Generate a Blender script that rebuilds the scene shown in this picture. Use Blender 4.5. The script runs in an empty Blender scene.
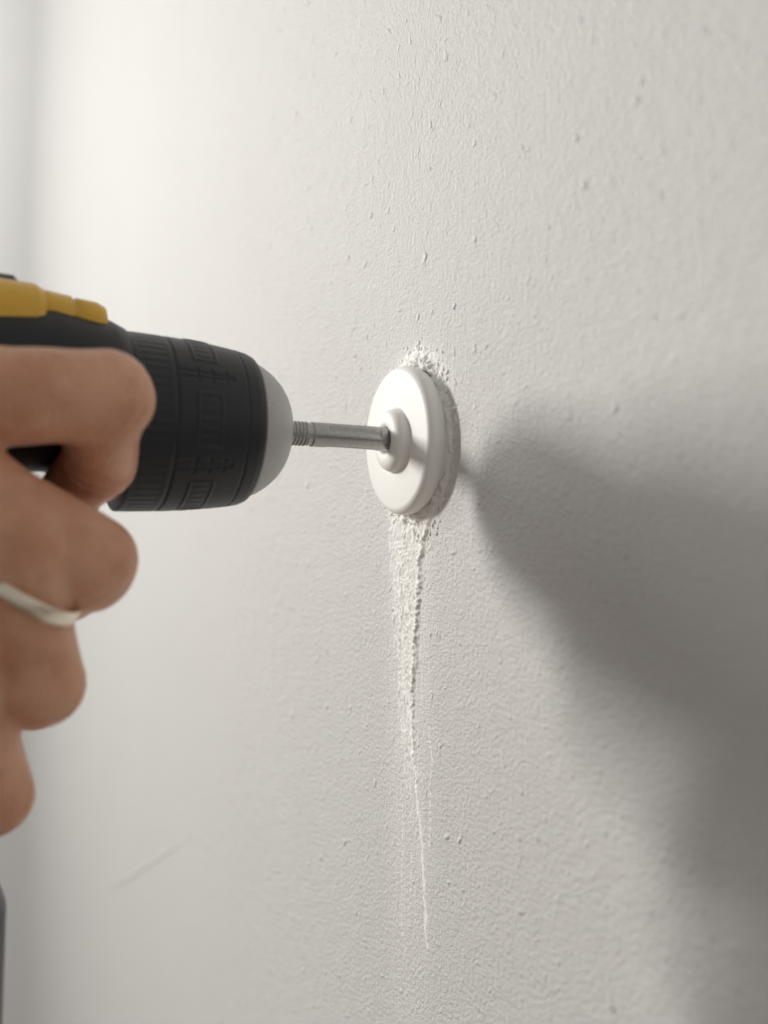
import bpy, bmesh, math, random
from mathutils import Vector, Matrix, noise
random.seed(7)
H = 1.30
sc = bpy.context.scene

def V(x, t, z):           # millimetres: along wall, out from wall, up
    return Vector((x/1000.0, -t/1000.0, z/1000.0))

def link(ob, parent=None):
    sc.collection.objects.link(ob)
    if parent: ob.parent = parent
    return ob

def mkobj(name, verts, faces, mat=None, parent=None, smooth=True, loc=None, recalc=True):
    me = bpy.data.meshes.new(name)
    me.from_pydata([tuple(v) for v in verts], [], faces)
    me.validate(); me.update()
    if recalc:
        bm = bmesh.new(); bm.from_mesh(me)
        bmesh.ops.recalc_face_normals(bm, faces=bm.faces)
        bm.to_mesh(me); bm.free()
    if smooth:
        for p in me.polygons: p.use_smooth = True
    ob = bpy.data.objects.new(name, me)
    if mat: me.materials.append(mat)
    link(ob, parent)
    if loc: ob.location = loc
    return ob

def empty(name, loc):
    e = bpy.data.objects.new(name, None)
    e.empty_display_size = 0.02
    link(e); e.location = loc
    return e

# ---------------------------------------------------------------- materials
def base_mat(name, col, rough=0.5, metal=0.0):
    m = bpy.data.materials.new(name); m.use_nodes = True
    nt = m.node_tree; b = nt.nodes['Principled BSDF']
    b.inputs['Base Color'].default_value = (*col, 1)
    b.inputs['Roughness'].default_value = rough
    b.inputs['Metallic'].default_value = metal
    return m, nt, b

def add_noise(nt, scale, detail=3, rough=0.5, vec=None):
    n = nt.nodes.new('ShaderNodeTexNoise')
    n.inputs['Scale'].default_value = scale
    n.inputs['Detail'].default_value = detail
    n.inputs['Roughness'].default_value = rough
    if vec: nt.links.new(vec, n.inputs['Vector'])
    return n.outputs['Fac']

def objcoord(nt):
    return nt.nodes.new('ShaderNodeTexCoord').outputs['Object']

def math_n(nt, op, a, b=None, clamp=False):
    n = nt.nodes.new('ShaderNodeMath'); n.operation = op; n.use_clamp = clamp
    for i, v in enumerate((a, b)):
        if v is None: continue
        if isinstance(v, (int, float)): n.inputs[i].default_value = v
        else: nt.links.new(v, n.inputs[i])
    return n.outputs[0]

def mrange(nt, v, a, b, c, d, smooth=True):
    n = nt.nodes.new('ShaderNodeMapRange')
    if smooth: n.interpolation_type = 'SMOOTHSTEP'
    nt.links.new(v, n.inputs['Value'])
    for k, x in zip(('From Min', 'From Max', 'To Min', 'To Max'), (a, b, c, d)):
        n.inputs[k].default_value = x
    return n.outputs[0]

def bump(nt, bsdf, h, dist, strength=1.0, prev=None):
    n = nt.nodes.new('ShaderNodeBump')
    n.inputs['Distance'].default_value = dist
    n.inputs['Strength'].default_value = strength
    nt.links.new(h, n.inputs['Height'])
    if prev: nt.links.new(prev, n.inputs['Normal'])
    nt.links.new(n.outputs[0], bsdf.inputs['Normal'])
    return n.outputs[0]

def colmix(nt, bsdf, fac, c1, c2):
    n = nt.nodes.new('ShaderNodeMix'); n.data_type = 'RGBA'
    nt.links.new(fac, n.inputs[0])
    for i, c in ((6, c1), (7, c2)):
        if isinstance(c, tuple): n.inputs[i].default_value = (*c, 1)
        else: nt.links.new(c, n.inputs[i])
    nt.links.new(n.outputs[2], bsdf.inputs['Base Color'])
    return n.outputs[2]

def simple_mat(name, col, rough, metal=0.0, nscale=900, var=0.12, bdist=0.0001):
    m, nt, b = base_mat(name, col, rough, metal)
    oc = objcoord(nt)
    f = add_noise(nt, nscale, 3, 0.6, oc)
    colmix(nt, b, f, tuple(c*(1-var) for c in col), tuple(min(1, c*(1+var)) for c in col))
    if bdist: bump(nt, b, f, bdist, 0.6)
    return m

# wall paint
wall_m, nt, b = base_mat('wall_paint', (0.60, 0.59, 0.57), 0.6)
oc = objcoord(nt)
sep = nt.nodes.new('ShaderNodeSeparateXYZ'); nt.links.new(oc, sep.inputs[0])
n1 = add_noise(nt, 680, 4, 0.62, oc)
n2 = add_noise(nt, 1800, 2, 0.5, oc)
n3 = add_noise(nt, 150, 3, 0.5, oc)
blob = mrange(nt, add_noise(nt, 230, 2, 0.5, oc), 0.62, 0.80, 0, 1)
h = math_n(nt, 'ADD', math_n(nt, 'MULTIPLY', n1, 0.9), math_n(nt, 'MULTIPLY', n2, 0.38))
h = math_n(nt, 'ADD', h, math_n(nt, 'MULTIPLY', n3, 0.5))
h = math_n(nt, 'ADD', h, math_n(nt, 'MULTIPLY', blob, 0.7))
seam = math_n(nt, 'MULTIPLY', mrange(nt, sep.outputs[0], -0.2725, -0.2700, 1, 0), mrange(nt, sep.outputs[2], 0.05, 0.13, 0, 1))
h = math_n(nt, 'ADD', h, math_n(nt, 'MULTIPLY', seam, 0.5))
bump(nt, b, h, 0.00082, 1.0)
big = add_noise(nt, 14, 3, 0.5, oc)
wc = colmix(nt, b, big, (0.65, 0.643, 0.622), (0.685, 0.678, 0.657))
st = nt.nodes.new('ShaderNodeMapping'); st.inputs['Scale'].default_value = (900, 900, 60)
nt.links.new(oc, st.inputs[0])
sn = add_noise(nt, 1.0, 3, 0.6, st.outputs[0])
gx = math_n(nt, 'ABSOLUTE', math_n(nt, 'ADD', sep.outputs[0], 0.005))
mx = mrange(nt, gx, 0.004, 0.022, 1, 0)
mz = math_n(nt, 'MULTIPLY', mrange(nt, sep.outputs[2], -0.22, -0.03, 0.08, 1, False), mrange(nt, sep.outputs[2], -0.020, -0.010, 1, 0))
dm = math_n(nt, 'MULTIPLY', math_n(nt, 'MULTIPLY', mx, mz), mrange(nt, sn, 0.36, 0.62, 0.3, 1))
comb = nt.nodes.new('ShaderNodeCombineXYZ'); nt.links.new(sep.outputs[0], comb.inputs[0]); nt.links.new(sep.outputs[2], comb.inputs[2])
ln = nt.nodes.new('ShaderNodeVectorMath'); ln.operation = 'LENGTH'; nt.links.new(comb.outputs[0], ln.inputs[0])
halo = math_n(nt, 'MULTIPLY', mrange(nt, ln.outputs['Value'], 0.023, 0.033, 1.0, 0), mrange(nt, add_noise(nt, 500, 3, 0.6, oc), 0.35, 0.6, 0.15, 1))
dm = math_n(nt, 'MAXIMUM', dm, halo)
colmix(nt, b, math_n(nt, 'MULTIPLY', dm, 0.85), wc, (0.89, 0.88, 0.84))

plaster_m, nt, b = base_mat('plaster', (0.78, 0.75, 0.68), 0.85)
oc = objcoord(nt)
f = add_noise(nt, 1500, 4, 0.7, oc)
colmix(nt, b, f, (0.89, 0.88, 0.835), (0.95, 0.94, 0.905))
b.inputs['Subsurface Weight'].default_value = 0.5
b.inputs['Subsurface Radius'].default_value = (0.0015, 0.0015, 0.0014)
bump(nt, b, f, 0.0002, 0.7)

plastic_m, nt, b = base_mat('white_plastic', (0.85, 0.83, 0.79), 0.5)
b.inputs['Subsurface Weight'].default_value = 0.3
b.inputs['Subsurface Radius'].default_value = (0.003, 0.003, 0.0028)
oc = objcoord(nt)
f = add_noise(nt, 300, 3, 0.5, oc)
colmix(nt, b, f, (0.89, 0.88, 0.84), (0.92, 0.91, 0.875))
bump(nt, b, f, 0.00008, 0.5)

black_m = simple_mat('black_rubber', (0.010, 0.012, 0.016), 0.42, 0, 2600, 0.3, 0.00012)
black2_m = simple_mat('black_housing', (0.009, 0.010, 0.013), 0.5, 0, 1500, 0.2, 0.0001)
yellow_m = simple_mat('yellow_housing', (0.76, 0.44, 0.05), 0.42, 0, 800, 0.08, 0.00005)
alu_m = simple_mat('cast_aluminium', (0.45, 0.445, 0.435), 0.52, 0.25, 1200, 0.16, 0.00015)
steel_m = simple_mat('bit_steel', (0.40, 0.39, 0.38), 0.28, 0.9, 900, 0.25, 0.00005)
silver_m = simple_mat('ring_silver', (0.85, 0.76, 0.62), 0.30, 1.0, 900, 0.08, 0.0)
sleeve_m = simple_mat('dark_cloth', (0.05, 0.055, 0.07), 0.9, 0, 900, 0.3, 0.0003)
floor_m = simple_mat('floor_wood', (0.28, 0.20, 0.13), 0.5, 0, 12, 0.25, 0.0002)
nail_m = simple_mat('nail', (0.62, 0.38, 0.31), 0.3, 0, 300, 0.05, 0.0)

skin_m, nt, b = base_mat('skin', (0.5, 0.27, 0.19), 0.42)
b.inputs['Subsurface Weight'].default_value = 0.35
b.inputs['Subsurface Radius'].default_value = (0.004, 0.0018, 0.0009)
b.inputs['Subsurface Scale'].default_value = 0.8
oc = objcoord(nt)
f = mrange(nt, add_noise(nt, 60, 4, 0.6, oc), 0.34, 0.66, 0, 1)
colmix(nt, b, f, (0.62, 0.305, 0.19), (0.75, 0.42, 0.28))
vo = nt.nodes.new('ShaderNodeTexVoronoi'); vo.inputs['Scale'].default_value = 850
nt.links.new(oc, vo.inputs['Vector'])
p = bump(nt, b, vo.outputs['Distance'], 0.0003, 0.5)
bump(nt, b, add_noise(nt, 200, 4, 0.6, oc), 0.0008, 0.6, p)

# ---------------------------------------------------------------- room
def blob_mesh(verts, faces, c, rx, ry, rz, rot, seed, sub=2):
    bm = bmesh.new()
    bmesh.ops.create_icosphere(bm, subdivisions=sub, radius=1.0)
    off = len(verts)
    M = Matrix.Rotation(rot, 3, 'Y')
    for v in bm.verts:
        p = v.co.copy()
        k = 1 + 0.45*noise.noise(p*1.3 + Vector((seed*3.1, seed*1.7, 0)))
        p = Vector((p.x*rx*k, p.y*ry*k, p.z*rz*k))
        verts.append(c + (M @ p))
    for f_ in bm.faces: faces.append([off+v.index for v in f_.verts])
    bm.free()

x0, x1, z0, z1 = -2.2, 1.6, -H, 1.2
verts = [Vector((x0, 0, z0)), Vector((x1, 0, z0)), Vector((x1, 0, z1)), Vector((x0, 0, z1)),
         Vector((x0, .12, z0)), Vector((x1, .12, z0)), Vector((x1, .12, z1)), Vector((x0, .12, z1))]
faces = [[0, 1, 2, 3], [5, 4, 7, 6], [4, 0, 3, 7], [1, 5, 6, 2], [3, 2, 6, 7], [4, 5, 1, 0]]
nibs = [(87, 55, 1.6, 1.1), (84, 51, .9, .5), (24, 37, .7, .9), (60, 72, .7, .7), (112, 20, .8, .6), (-30, 40, .5, .9),
        (-40, 27, .6, .5), (95, -95, .8, 1.0), (118, -60, .6, .9)]
for i in range(22):
    nibs.append((random.uniform(-200, 150), random.uniform(-150, 130), random.uniform(.25, .6), random.uniform(.25, .6)))
for i, (x, z, a, c) in enumerate(nibs):
    blob_mesh(verts, faces, V(x, 0, z), a/1000, min(a, c)*.25/1000, c/1000, random.uniform(0, 3), i, 2)
blob_mesh(verts, faces, V(-355, 0, -234), 0.110, 0.0005, 0.0011, -math.atan2(89, 202), 3, 4)
wall = mkobj('wall_back', verts, faces, wall_m, None, True, (0, 0, H))
for p in wall.data.polygons[:6]: p.use_smooth = False
fl = mkobj('floor', [(-2.2, -3, -.05), (1.6, -3, -.05), (1.6, .12, -.05), (-2.2, .12, -.05),
                     (-2.2, -3, 0), (1.6, -3, 0), (1.6, .12, 0), (-2.2, .12, 0)],
           [[3, 2, 1, 0], [4, 5, 6, 7], [0, 1, 5, 4], [1, 2, 6, 5], [2, 3, 7, 6], [3, 0, 4, 7]], floor_m, None, False)

# ---------------------------------------------------------------- plaster residue (real relief on the wall)
def nz(x, z, s, seed=0): return noise.noise(Vector((x*s, z*s, seed)))
def gauss(d, w): return math.exp(-(d/w)**2)
ridge = [(12, -20), (9, -25), (5.5, -30), (3.5, -36), (2.5, -45), (1.5, -56), (-0.5, -68), (-2, -80), (-1, -95), (2, -110), (5, -125), (7, -145), (8, -165)]
def ridge_x(z):
    for (xa, za), (xb, zb) in zip(ridge, ridge[1:]):
        if zb <= z <= za:
            f = (z-za)/(zb-za); return xa+(xb-xa)*f
    return None
def sstep(a, b, v):
    t = max(0, min(1, (v-a)/(b-a))); return t*t*(3-2*t)
def plaster_h(x, z):
    h = -0.25
    r = math.hypot(x, z)
    n_f = nz(x, z, 0.9, 3); n_m = nz(x, z, 0.35, 9); n_c = nz(x, z, 1.8, 21)
    ang = math.degrees(math.atan2(z, x))
    top = gauss((ang-82)/1.0, 46); bot = gauss((ang+90), 42)
    wring = 0.8 + 3.8*top + 5.0*bot
    hr = gauss(max(0, r-22.3), wring)*(0.86 + 0.7*n_f + 0.9*n_m + .35*n_c)*(0.9+.9*top+.5*bot)
    h = max(h, hr*1.0 - 0.2)
    rx = ridge_x(z)
    if rx is not None:
        rx += 1.3*nz(0, z, 0.2, 5) + .7*nz(0, z, .8, 6)
        fade = 1 - 0.72*(1-sstep(-120, -60, z))
        wd = (1.1 + 0.9*(nz(0, z, .4, 8)+.4))*(1-.3*(1-sstep(-120, -80, z)))
        h = max(h, gauss(x-rx, wd)*(1.05+0.6*n_f+.4*n_c)*fade*1.0*sstep(-166, -140, z) - 0.14)
    if z < -19:
        f = 1 - 0.9*(1-sstep(-130, -35, z))
        c = -6 + 0.5*math.sin(z*.06)
        sm = gauss(x-c, 6.5+4*sstep(-70, -30, z))*f
        str_ = nz(x*1.0, z*0.25, 1.0, 14)*0.5 + nz(x*2.4, z*0.6, 1.0, 15)*.3
        h = max(h, sm*(0.25 + 0.42*str_ + 0.42*n_f + 0.35*n_m + 0.3*n_c) - 0.10)
        for xs, za, zb, am in ((-15, -24, -70, .42), (-11, -26, -90, .45), (10, -82, -128, .33), (-9, -100, -160, .26), (-3, -95, -150, .24)):
            if zb < z < za:
                e = sstep(zb, zb+8, z)*(1-sstep(za-8, za, z))
                h = max(h, gauss(x-xs-1.6*nz(0, z, .12, xs), .6)*am*e*(.6+1.6*n_f)-.14)
    return h
dx = 0.36
xs = [-34 + i*dx for i in range(int(70/dx))]
zs = [-167 + i*dx for i in range(int(203/dx))]
idx = {}; verts = []; faces = []
hh = [[plaster_h(x, z) for x in xs] for z in zs]
def pid(i, j):
    k = (i, j)
    if k not in idx:
        idx[k] = len(verts); verts.append(V(xs[i], hh[j][i], zs[j]))
    return idx[k]
for j in range(len(zs)-1):
    for i in range(len(xs)-1):
        if max(hh[j][i], hh[j][i+1], hh[j+1][i], hh[j+1][i+1]) > -0.04:
            faces.append([pid(i, j), pid(i+1, j), pid(i+1, j+1), pid(i, j+1)])
def crumb(x, z, s):
    blob_mesh(verts, faces, V(x, s*0.12, z), s*random.uniform(.6, 1.2)/1000, s*.45/1000, s*random.uniform(.6, 1.2)/1000,
              random.uniform(0, 3), random.random()*50, 2)
for i in range(170):
    a = math.radians(random.gauss(80, 36)); r = 22.8 + abs(random.gauss(0, 3.2)); crumb(r*math.cos(a), r*math.sin(a), random.uniform(.25, 1.0))
for i in range(140):
    a = math.radians(random.gauss(-92, 28)); r = 23.2 + abs(random.gauss(0, 3.2)); crumb(r*math.cos(a), r*math.sin(a), random.uniform(.25, .8))
for i in range(60):
    a = math.radians(random.uniform(-60, 60)); r = 22.4 + abs(random.gauss(0, .8)); crumb(r*math.cos(a), r*math.sin(a), random.uniform(.15, .45))
for i in range(130):
    z = -24 - abs(random.gauss(0, 45)); rx = ridge_x(z)
    if rx is None: rx = 2
    crumb(rx + random.gauss(-1.5, 3), z, random.uniform(.12, .42))
plaster = mkobj('plaster_residue', verts, faces, plaster_m, None, True, (0, 0, H), False)

# ---------------------------------------------------------------- lathe helpers
def lathe(name, prof, mat, parent, seg=96, close=True, rfun=None):
    vs = []; fs = []
    for (t, r) in prof:
        for k in range(seg):
            a = 2*math.pi*k/seg
            rr = r if rfun is None else rfun(t, a, r)
            vs.append(V(rr*math.cos(a), t, rr*math.sin(a)))
    n = len(prof)
    for i in range(n-1):
        for k in range(seg):
            k2 = (k+1) % seg
            fs.append([i*seg+k, i*seg+k2, (i+1)*seg+k2, (i+1)*seg+k])
    if close:
        for i in (0, n-1):
            vs.append(V(0, prof[i][0], 0)); c = len(vs)-1
            for k in range(seg): fs.append([i*seg+k, i*seg+(k+1) % seg, c])
    return mkobj(name, vs, fs, mat, parent)

# ---------------------------------------------------------------- wall disc
disc = empty('wall_mount_disc', (0, 0, H))
lathe('backing_ring', [(-0.3, 21.2), (0.6, 21.7), (0.9, 21.6), (1.1, 21.2)], plastic_m, disc, 128)
lathe('disc_plate', [(0.9, 21.0), (1.2, 21.7), (1.8, 22.2), (3.0, 22.6), (4.6, 22.6), (5.6, 22.35), (6.3, 21.8), (6.8, 21.1), (6.9, 20.3), (6.9, 10)], plastic_m, disc, 128)
lathe('boss', [(6.6, 10.6), (6.95, 10.1), (7.4, 9.75), (8.4, 9.5), (9.5, 9.0), (10.2, 8.1), (10.6, 6.9), (10.7, 5.3), (10.5, 4.4), (9.6, 3.9), (8.2, 3.75)], plastic_m, disc, 96)

# ---------------------------------------------------------------- power drill
drill = empty('power_drill', (0, 0, H))
drill.rotation_euler = (math.radians(-1.8), 0, 0)
def bit_r(t, a, r):
    if t > 36:
        return r + 0.16*math.sin(a + t*2*math.pi/1.1)
    d = 0
    for c0 in (0.15, 2.25, 4.35):
        da = (a - c0 - t*0.012 + math.pi) % (2*math.pi) - math.pi
        if 13 < t < 30: d = max(d, gauss(da, 0.22))
    return r - 0.7*d
lathe('drill_bit', [(8.4 + i*0.15, (3.65 if 8.4+i*.15 < 34.5 else (3.3 if 8.4+i*.15 < 35.7 else 3.5))) for i in range(int(42/0.15))], steel_m, drill, 48, True, bit_r)
lathe('chuck_nose', [(43.6, 3.0), (43.2, 4.5), (43.4, 8.6), (43.8, 10.4), (44.8, 12.2), (46.5, 14.4), (49, 16.6), (51.5, 18.2), (54, 19.4), (56, 20.0), (60, 20.0)], alu_m, drill, 128)
def prof_sleeve(t):
    pts = [(54.2, 18.8), (54.6, 20.0), (55.4, 20.9), (57, 21.6), (60, 22.2), (66, 23.0), (72, 23.6), (80, 24.1), (88, 24.4), (91, 24.4)]
    for (a, ra), (b_, rb) in zip(pts, pts[1:]):
        if a <= t <= b_: return ra+(rb-ra)*(t-a)/(b_-a)
    return pts[-1][1]
def sl_r(t, a, r):
    d = max(0.35*gauss(t-80.2, .4), .25*gauss(t-60.5, .3))
    w = 2*math.pi/6
    da = ((a + w*0.5) % w) - w/2
    arc = abs(da)*r
    if 64 < t < 80: d = max(d, 0.4*gauss(arc-11.6, .35))
    if arc > 10.0:
        for tc in (66.5, 70.5, 74.5): d = max(d, 0.35*gauss(t-tc, .35))
    ex = abs(t-71.5)-3.2; ez = arc-7.0
    q = max(ex, ez)
    d -= 0.28*gauss(q, .3)
    if ex < -1 and ez < -1: d -= 0.15*gauss(math.sin(arc*1.3), .5)
    if t > 81.5: d += 0.12*(0.5+0.5*math.cos(a*60))*sstep(81.5, 82.5, t)*(1-sstep(89, 90, t))
    return r - d
lathe('chuck_sleeve', [(54.2 + i*0.25, prof_sleeve(54.2 + i*.25)) for i in range(int(36.8/0.25))], black_m, drill, 560, True, sl_r)

def loft(name, secs, mat, parent, axis='t', n=64, e=2.6):
    vs = []; fs = []
    for s in secs:
        ex = s[5] if len(s) > 5 else e
        for k in range(n):
            a = 2*math.pi*k/n
            ca, sa = math.cos(a), math.sin(a)
            u = math.copysign(abs(ca)**(2/ex), ca)*s[3]; w = math.copysign(abs(sa)**(2/ex), sa)*s[4]
            if axis == 't': vs.append(V(s[1]+u, s[0], s[2]+w))
            else: vs.append(V(s[1]+u, s[2]+w, s[0]))
    m = len(secs)
    for i in range(m-1):
        for k in range(n):
            k2 = (k+1) % n
            fs.append([i*n+k, i*n+k2, (i+1)*n+k2, (i+1)*n+k])
    fs.append(list(range(n))); fs.append(list(range((m-1)*n, m*n)))
    return mkobj(name, vs, fs, mat, parent)

loft('gearbox_housing', [(89.5, 0, 2, 21, 20, 2.1), (91, 0, 2.5, 23, 22.5, 2.1), (95, 0, 5, 23, 21.5, 2.3), (110, 0, 7, 23.5, 21.5, 2.5),
      (150, 0, 6, 25, 23, 2.6), (185, 0, 5, 27, 27, 2.5), (225, 0, 5, 26, 27, 2.4), (234, 0, 5, 23, 24, 2.3), (238, 0, 5, 17, 18, 2.2)], black2_m, drill)
loft('selector_tongue', [(96, 0, 22.5, 11, 5, 3), (96.8, 0, 23, 13.5, 6.6, 3), (99, 0, 23.5, 14.5, 7.0, 3), (104, 0, 23.8, 14.6, 7.2, 3), (104.8, 0, 23.5, 14.2, 6.5, 3), (105.6, 0, 24, 14.8, 7.4, 3), (112, 0, 24.4, 15, 7.8, 3), (116, 0, 24.4, 15, 7.8, 3)], yellow_m, drill)
loft('yellow_shell', [(112, 0, 23, 15, 7.5, 3), (112.8, 0, 23, 17.5, 9.2, 3), (115, 0, 23.1, 18.5, 10.2, 3), (140, 0, 21, 22, 13.5, 2.8),
      (180, 0, 20, 26, 16, 2.6), (215, 0, 19, 26, 16, 2.5), (224, 0, 18, 22, 13, 2.3)], yellow_m, drill)
loft('top_grip', [(118, 0, 31, 8, 3, 3), (119.5, 0, 31, 10, 4.4, 3), (160, 0, 32, 11, 5, 3), (200, 0, 32, 11, 5, 3), (206, 0, 30, 8, 3, 3)], black_m, drill)
loft('handle', [(0, 0, 145, 18, 24, 2.5), (-14, 0, 143, 17, 21, 2.4), (-30, 0, 142, 16.5, 19, 2.3), (-60, 0, 144, 17, 18.5, 2.3), (-85, 0, 147, 17, 19, 2.3),
      (-98, 0, 152, 22, 26, 2.6), (-104, 0, 156, 28, 32, 3)], black2_m, drill, 'z')
loft('battery_foot', [(-103, 0, 159, 30, 33, 3.5), (-106, 0, 161, 35, 39, 3.2), (-120, 0, 160, 37, 41, 3.2), (-122, 0, 160, 36, 40, 3.2)], black2_m, drill, 'z')
loft('battery_pack', [(-121, 0, 158.5, 36, 40, 3.2), (-123, 0, 158.5, 38, 42, 3.2), (-160, 0, 158.5, 38, 42, 3.2), (-166, 0, 158.5, 35, 39, 3.2), (-167, 0, 158.5, 30, 34, 3.2)], black_m, drill, 'z')
loft('trigger', [(-12, 0, 122, 7, 6, 2.6), (-20, 0, 120, 7.5, 7, 2.6), (-28, 0, 121, 7.5, 6, 2.6), (-36, 0, 124, 6.5, 5, 2.6)], black_m, drill, 'z')

# ---------------------------------------------------------------- hand
fingers = {
 'index':  [((38, 147, 4), 13.4), ((36.5, 101, 5.5), 11.8), ((23, 100, -9.5), 9.6), ((5, 106, -19), 7.6)],
 'middle': [((43, 147, -9), 14.0), ((34, 105, -33.5), 12.3), ((12, 107, -40), 10.4), ((-10, 117, -44), 8.0)],
 'ring':   [((42, 123, -28), 12.4), ((31, 116, -61.5), 11.5), ((9, 113, -68), 9.4), ((-12, 123, -70), 7.6)],
 'pinky':  [((36, 136, -50), 12.4), ((24, 125.5, -89), 10.2), ((7, 121, -93), 8.2), ((-10, 128, -94), 6.8)],
}
wristp = Vector((14, 212, -60))
hv = []; hf = []
bm0 = bmesh.new(); bmesh.ops.create_icosphere(bm0, subdivisions=3, radius=1.0)
ico_v = [v.co.copy() for v in bm0.verts]; ico_f = [[v.index for v in f_.verts] for f_ in bm0.faces]; bm0.free()
def sph(c, r):
    off = len(hv)
    if not isinstance(r, (tuple, list)): r = (r, r, r)
    for v in ico_v: hv.append(V(c[0]+v.x*r[0], c[1]-v.y*r[1], c[2]+v.z*r[2]))
    hf.extend([[off+i for i in f_] for f_ in ico_f])
def cap(a, ra, b_, rb, waist=0.0, step=2.0):
    a = Vector(a); b_ = Vector(b_); n = max(2, int((b_-a).length/step))
    for i in range(n+1):
        f = i/n
        r = ra+(rb-ra)*f - waist*math.sin(math.pi*f)
        sph(a.lerp(b_, f), r)
for nme, ch in fingers.items():
    (m, rm), (p, rp), (d, rd), (tp, rt) = ch
    cap(m, rm, p, rp, 1.2)
    cap(p, rp*.97, d, rd, 0.8)
    cap(d, rd*.98, tp, rt, 0.2)
    m = Vector(m)
    w = wristp + Vector((0, 0, (m.z+20)*0.35))
    cap(m, rm, w, 17, 1.0, 4)
    for q in (0.15, 0.3):
        sph(m.lerp(Vector(p), q) + Vector((-3, 0, 0)), rm*.95)
order = ['index', 'middle', 'ring', 'pinky']
for a_, b_ in zip(order, order[1:]):
    A = (Vector(fingers[a_][0][0])+Vector(fingers[b_][0][0]))/2 + Vector((-2, 4, 0))
    cap(A, 12, wristp, 18, 0, 4)
cap((8, 196, -38), 17, (-16, 172, -12), 14, 0, 3)
cap((-16, 172, -12), 14, (-36, 146, -6), 11.5, .6)
cap((-36, 146, -6), 11.5, (-40, 116, -10), 8.6, .5)
cap((30, 160, 0), 12, (0, 182, -20), 14, 0, 3)
cap((20, 168, -60), 16, wristp, 20, 0, 3)
for i in range(60):
    f = i/59
    c = wristp.lerp(Vector((40, 460, -190)), f)
    r = 21 + 17*sstep(0.05, .7, f)
    sph(c, (r*(1.0), r*1.05, r*1.15))
hand_me = bpy.data.meshes.new('hand_src'); hand_me.from_pydata([tuple(v) for v in hv], [], hf)
src = bpy.data.objects.new('hand_src', hand_me); link(src)
md = src.modifiers.new('r', 'REMESH'); md.mode = 'VOXEL'; md.voxel_size = 0.0009; md.use_smooth_shade = True
sm = src.modifiers.new('s', 'SMOOTH'); sm.factor = 0.6; sm.iterations = 9
dg = bpy.context.evaluated_depsgraph_get(); dg.update()
me = bpy.data.meshes.new_from_object(src.evaluated_get(dg))
bpy.data.objects.remove(src)
joints = []
for nme, ch in fingers.items():
    for k in (1, 2):
        a = Vector(ch[k-1][0]); c = Vector(ch[k][0]); e_ = Vector(ch[k+1][0])
        ax = ((c-a).normalized() + (e_-c).normalized()).normalized()
        joints.append((V(*c), V(*ax).normalized(), ch[k][1]/1000))
norms = [v.normal.copy() for v in me.vertices]
for v in me.vertices:
    co = v.co
    if co.y < -0.165: continue
    d = 0
    for (c, ax, r) in joints:
        q = co-c
        if q.length < r*1.9:
            s = q.dot(ax)*1000 + 0.9*noise.noise(co*300)
            m_ = 1-sstep(r*1.1, r*1.9, q.length)
            for s0, am in ((-4.2, .42), (-2.2, .58), (0, .68), (2.3, .58), (4.4, .42)):
                d += am*gauss(s-s0, .6)*m_*(.6+.8*noise.noise(co*160+Vector((s0, 0, 0))))
    d -= 0.8*noise.noise(co*80)
    v.co = co - norms[v.index]*d/1000
for p in me.polygons: p.use_smooth = True
me.materials.clear(); me.materials.append(skin_m)
hand = bpy.data.objects.new('human_hand', me); link(hand); hand.location = (0, 0, H)
def nail(name, c, nrm, ax, w, l):
    nrm = Vector(nrm).normalized(); ax = Vector(ax).normalized(); sd = nrm.cross(ax).normalized(); ax = sd.cross(nrm)
    vs = []; fs = []
    N = 12
    for i in range(N+1):
        for j in range(N+1):
            u = (i/N*2-1); v = (j/N*2-1)
            uu = u*math.sqrt(1-v*v*.35); vv = v*math.sqrt(1-u*u*.35)
            q = Vector(c) + sd*(uu*w) + ax*(vv*l) + nrm*(0.5-0.35*w*uu*uu)
            vs.append(V(*q))
    for i in range(N):
        for j in range(N):
            k = i*(N+1)+j; fs.append([k, k+1, k+N+2, k+N+1])
    o = mkobj(name, vs, fs, nail_m, hand)
    s_ = o.modifiers.new('t', 'SOLIDIFY'); s_.thickness = 0.0006
nail('thumb_nail', (-48, 118, -10), (-1, 0, .15), (0, -1, 0), 6, 7)
for nme, ch in fingers.items():
    d = Vector(ch[2][0]); t_ = Vector(ch[3][0]); ax = (t_-d).normalized()
    out = Vector((0, -1, 0)); out = (out - ax*out.dot(ax)).normalized()
    nail(nme+'_nail', t_ + out*(ch[3][1]-.2), out, ax, ch[3][1]*.62, ch[3][1]*.75)
loft('shirt_sleeve', [(s, 14+26*(s-212)/248, -60-130*(s-212)/248, r, r*1.12, 2) for s, r in
     ((300, 38), (301, 41), (304, 42), (330, 43), (380, 46), (470, 50), (480, 46))], sleeve_m, hand)

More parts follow.
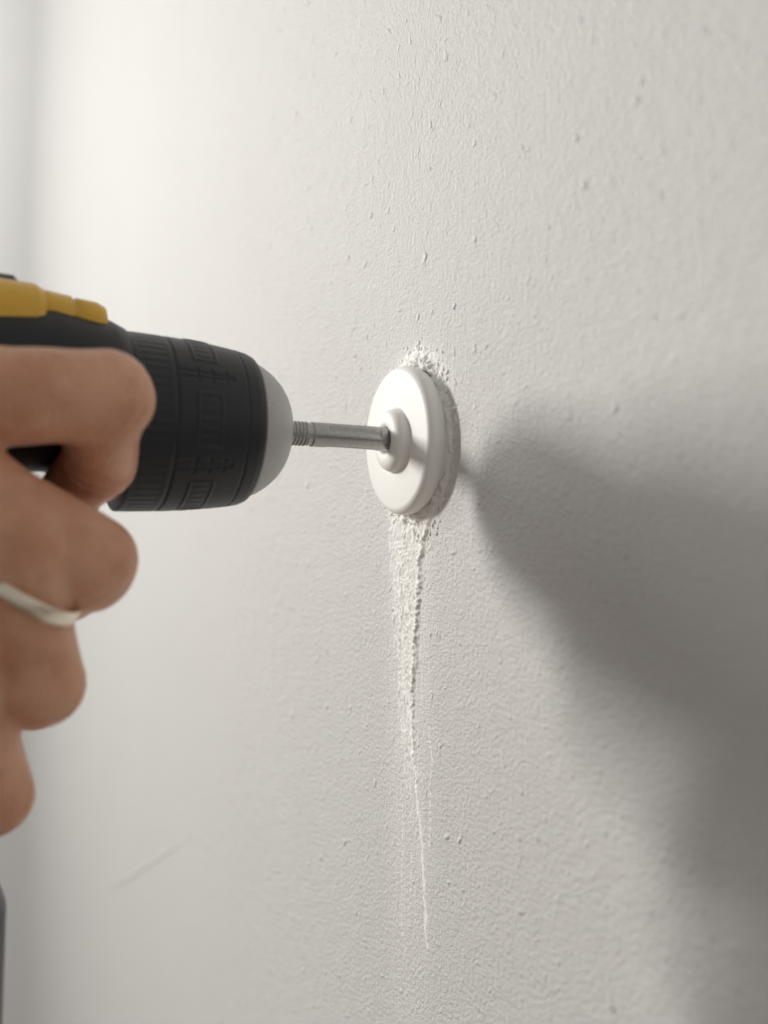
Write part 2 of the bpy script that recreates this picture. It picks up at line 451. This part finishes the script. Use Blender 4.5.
# finger ring
a = Vector(fingers['ring'][0][0]); c = Vector(fingers['ring'][1][0])
ax = (c-a).normalized(); ctr = a.lerp(c, 0.32) + Vector((0.6, -1.2, 0))
ax = (ax + Vector((0, 0.75, 0))).normalized()
u = ax.cross(Vector((0, 1, 0))).normalized(); w = ax.cross(u)
vs = []; fs = []; N = 64; M_ = 16
for i in range(N):
    A = 2*math.pi*i/N; rd = u*math.cos(A)+w*math.sin(A)
    for j in range(M_):
        B = 2*math.pi*j/M_
        q = ctr + rd*(12.7+0.9*math.cos(B)) + ax*(2.0*math.sin(B))
        vs.append(V(*q))
for i in range(N):
    for j in range(M_):
        fs.append([i*M_+j, ((i+1) % N)*M_+j, ((i+1) % N)*M_+(j+1) % M_, i*M_+(j+1) % M_])
mkobj('finger_ring', vs, fs, silver_m, None, True, (0, 0, H))

# ---------------------------------------------------------------- lights
def area(name, loc, target, size, size_y, power, col, spread=180):
    l = bpy.data.lights.new(name, 'AREA'); l.shape = 'RECTANGLE'; l.size = size; l.size_y = size_y
    l.energy = power; l.color = col; l.spread = math.radians(spread)
    o = bpy.data.objects.new(name, l); link(o); o.location = loc
    o.rotation_euler = (Vector(target)-Vector(loc)).to_track_quat('-Z', 'Y').to_euler()
    return o
area('work_lamp', (-0.84, -0.82, H+0.31), (0.55, 0, H-.05), 0.07, 0.21, 5.4, (1.0, 0.97, 0.93), 121)
area('left_fill', (-1.65, -0.95, H+0.75), (-0.85, 0, H+.15), 0.6, 0.6, 9.0, (1.0, 0.985, 0.96), 150)  # added fill light, brightens the left wall beyond the work lamp's spread
wd = bpy.data.worlds.new('room_ambient'); sc.world = wd; wd.use_nodes = True
bg = wd.node_tree.nodes['Background']
bg.inputs[0].default_value = (1.0, 0.98, 0.955, 1); bg.inputs[1].default_value = 0.335

# ---------------------------------------------------------------- camera
cd = bpy.data.cameras.new('cam'); cam = bpy.data.objects.new('cam', cd); link(cam)
cam.location = (0.300, -0.1537, H-0.0217)
cam.rotation_euler = (math.radians(90), 0, math.radians(64.5))
cd.sensor_fit = 'HORIZONTAL'; cd.sensor_width = 36; cd.lens = 1100/768*36
cd.clip_start = 0.01; cd.clip_end = 20
cd.dof.use_dof = True; cd.dof.focus_distance = 0.335; cd.dof.aperture_fstop = 9.0
sc.camera = cam
sc.view_settings.view_transform = 'Standard'
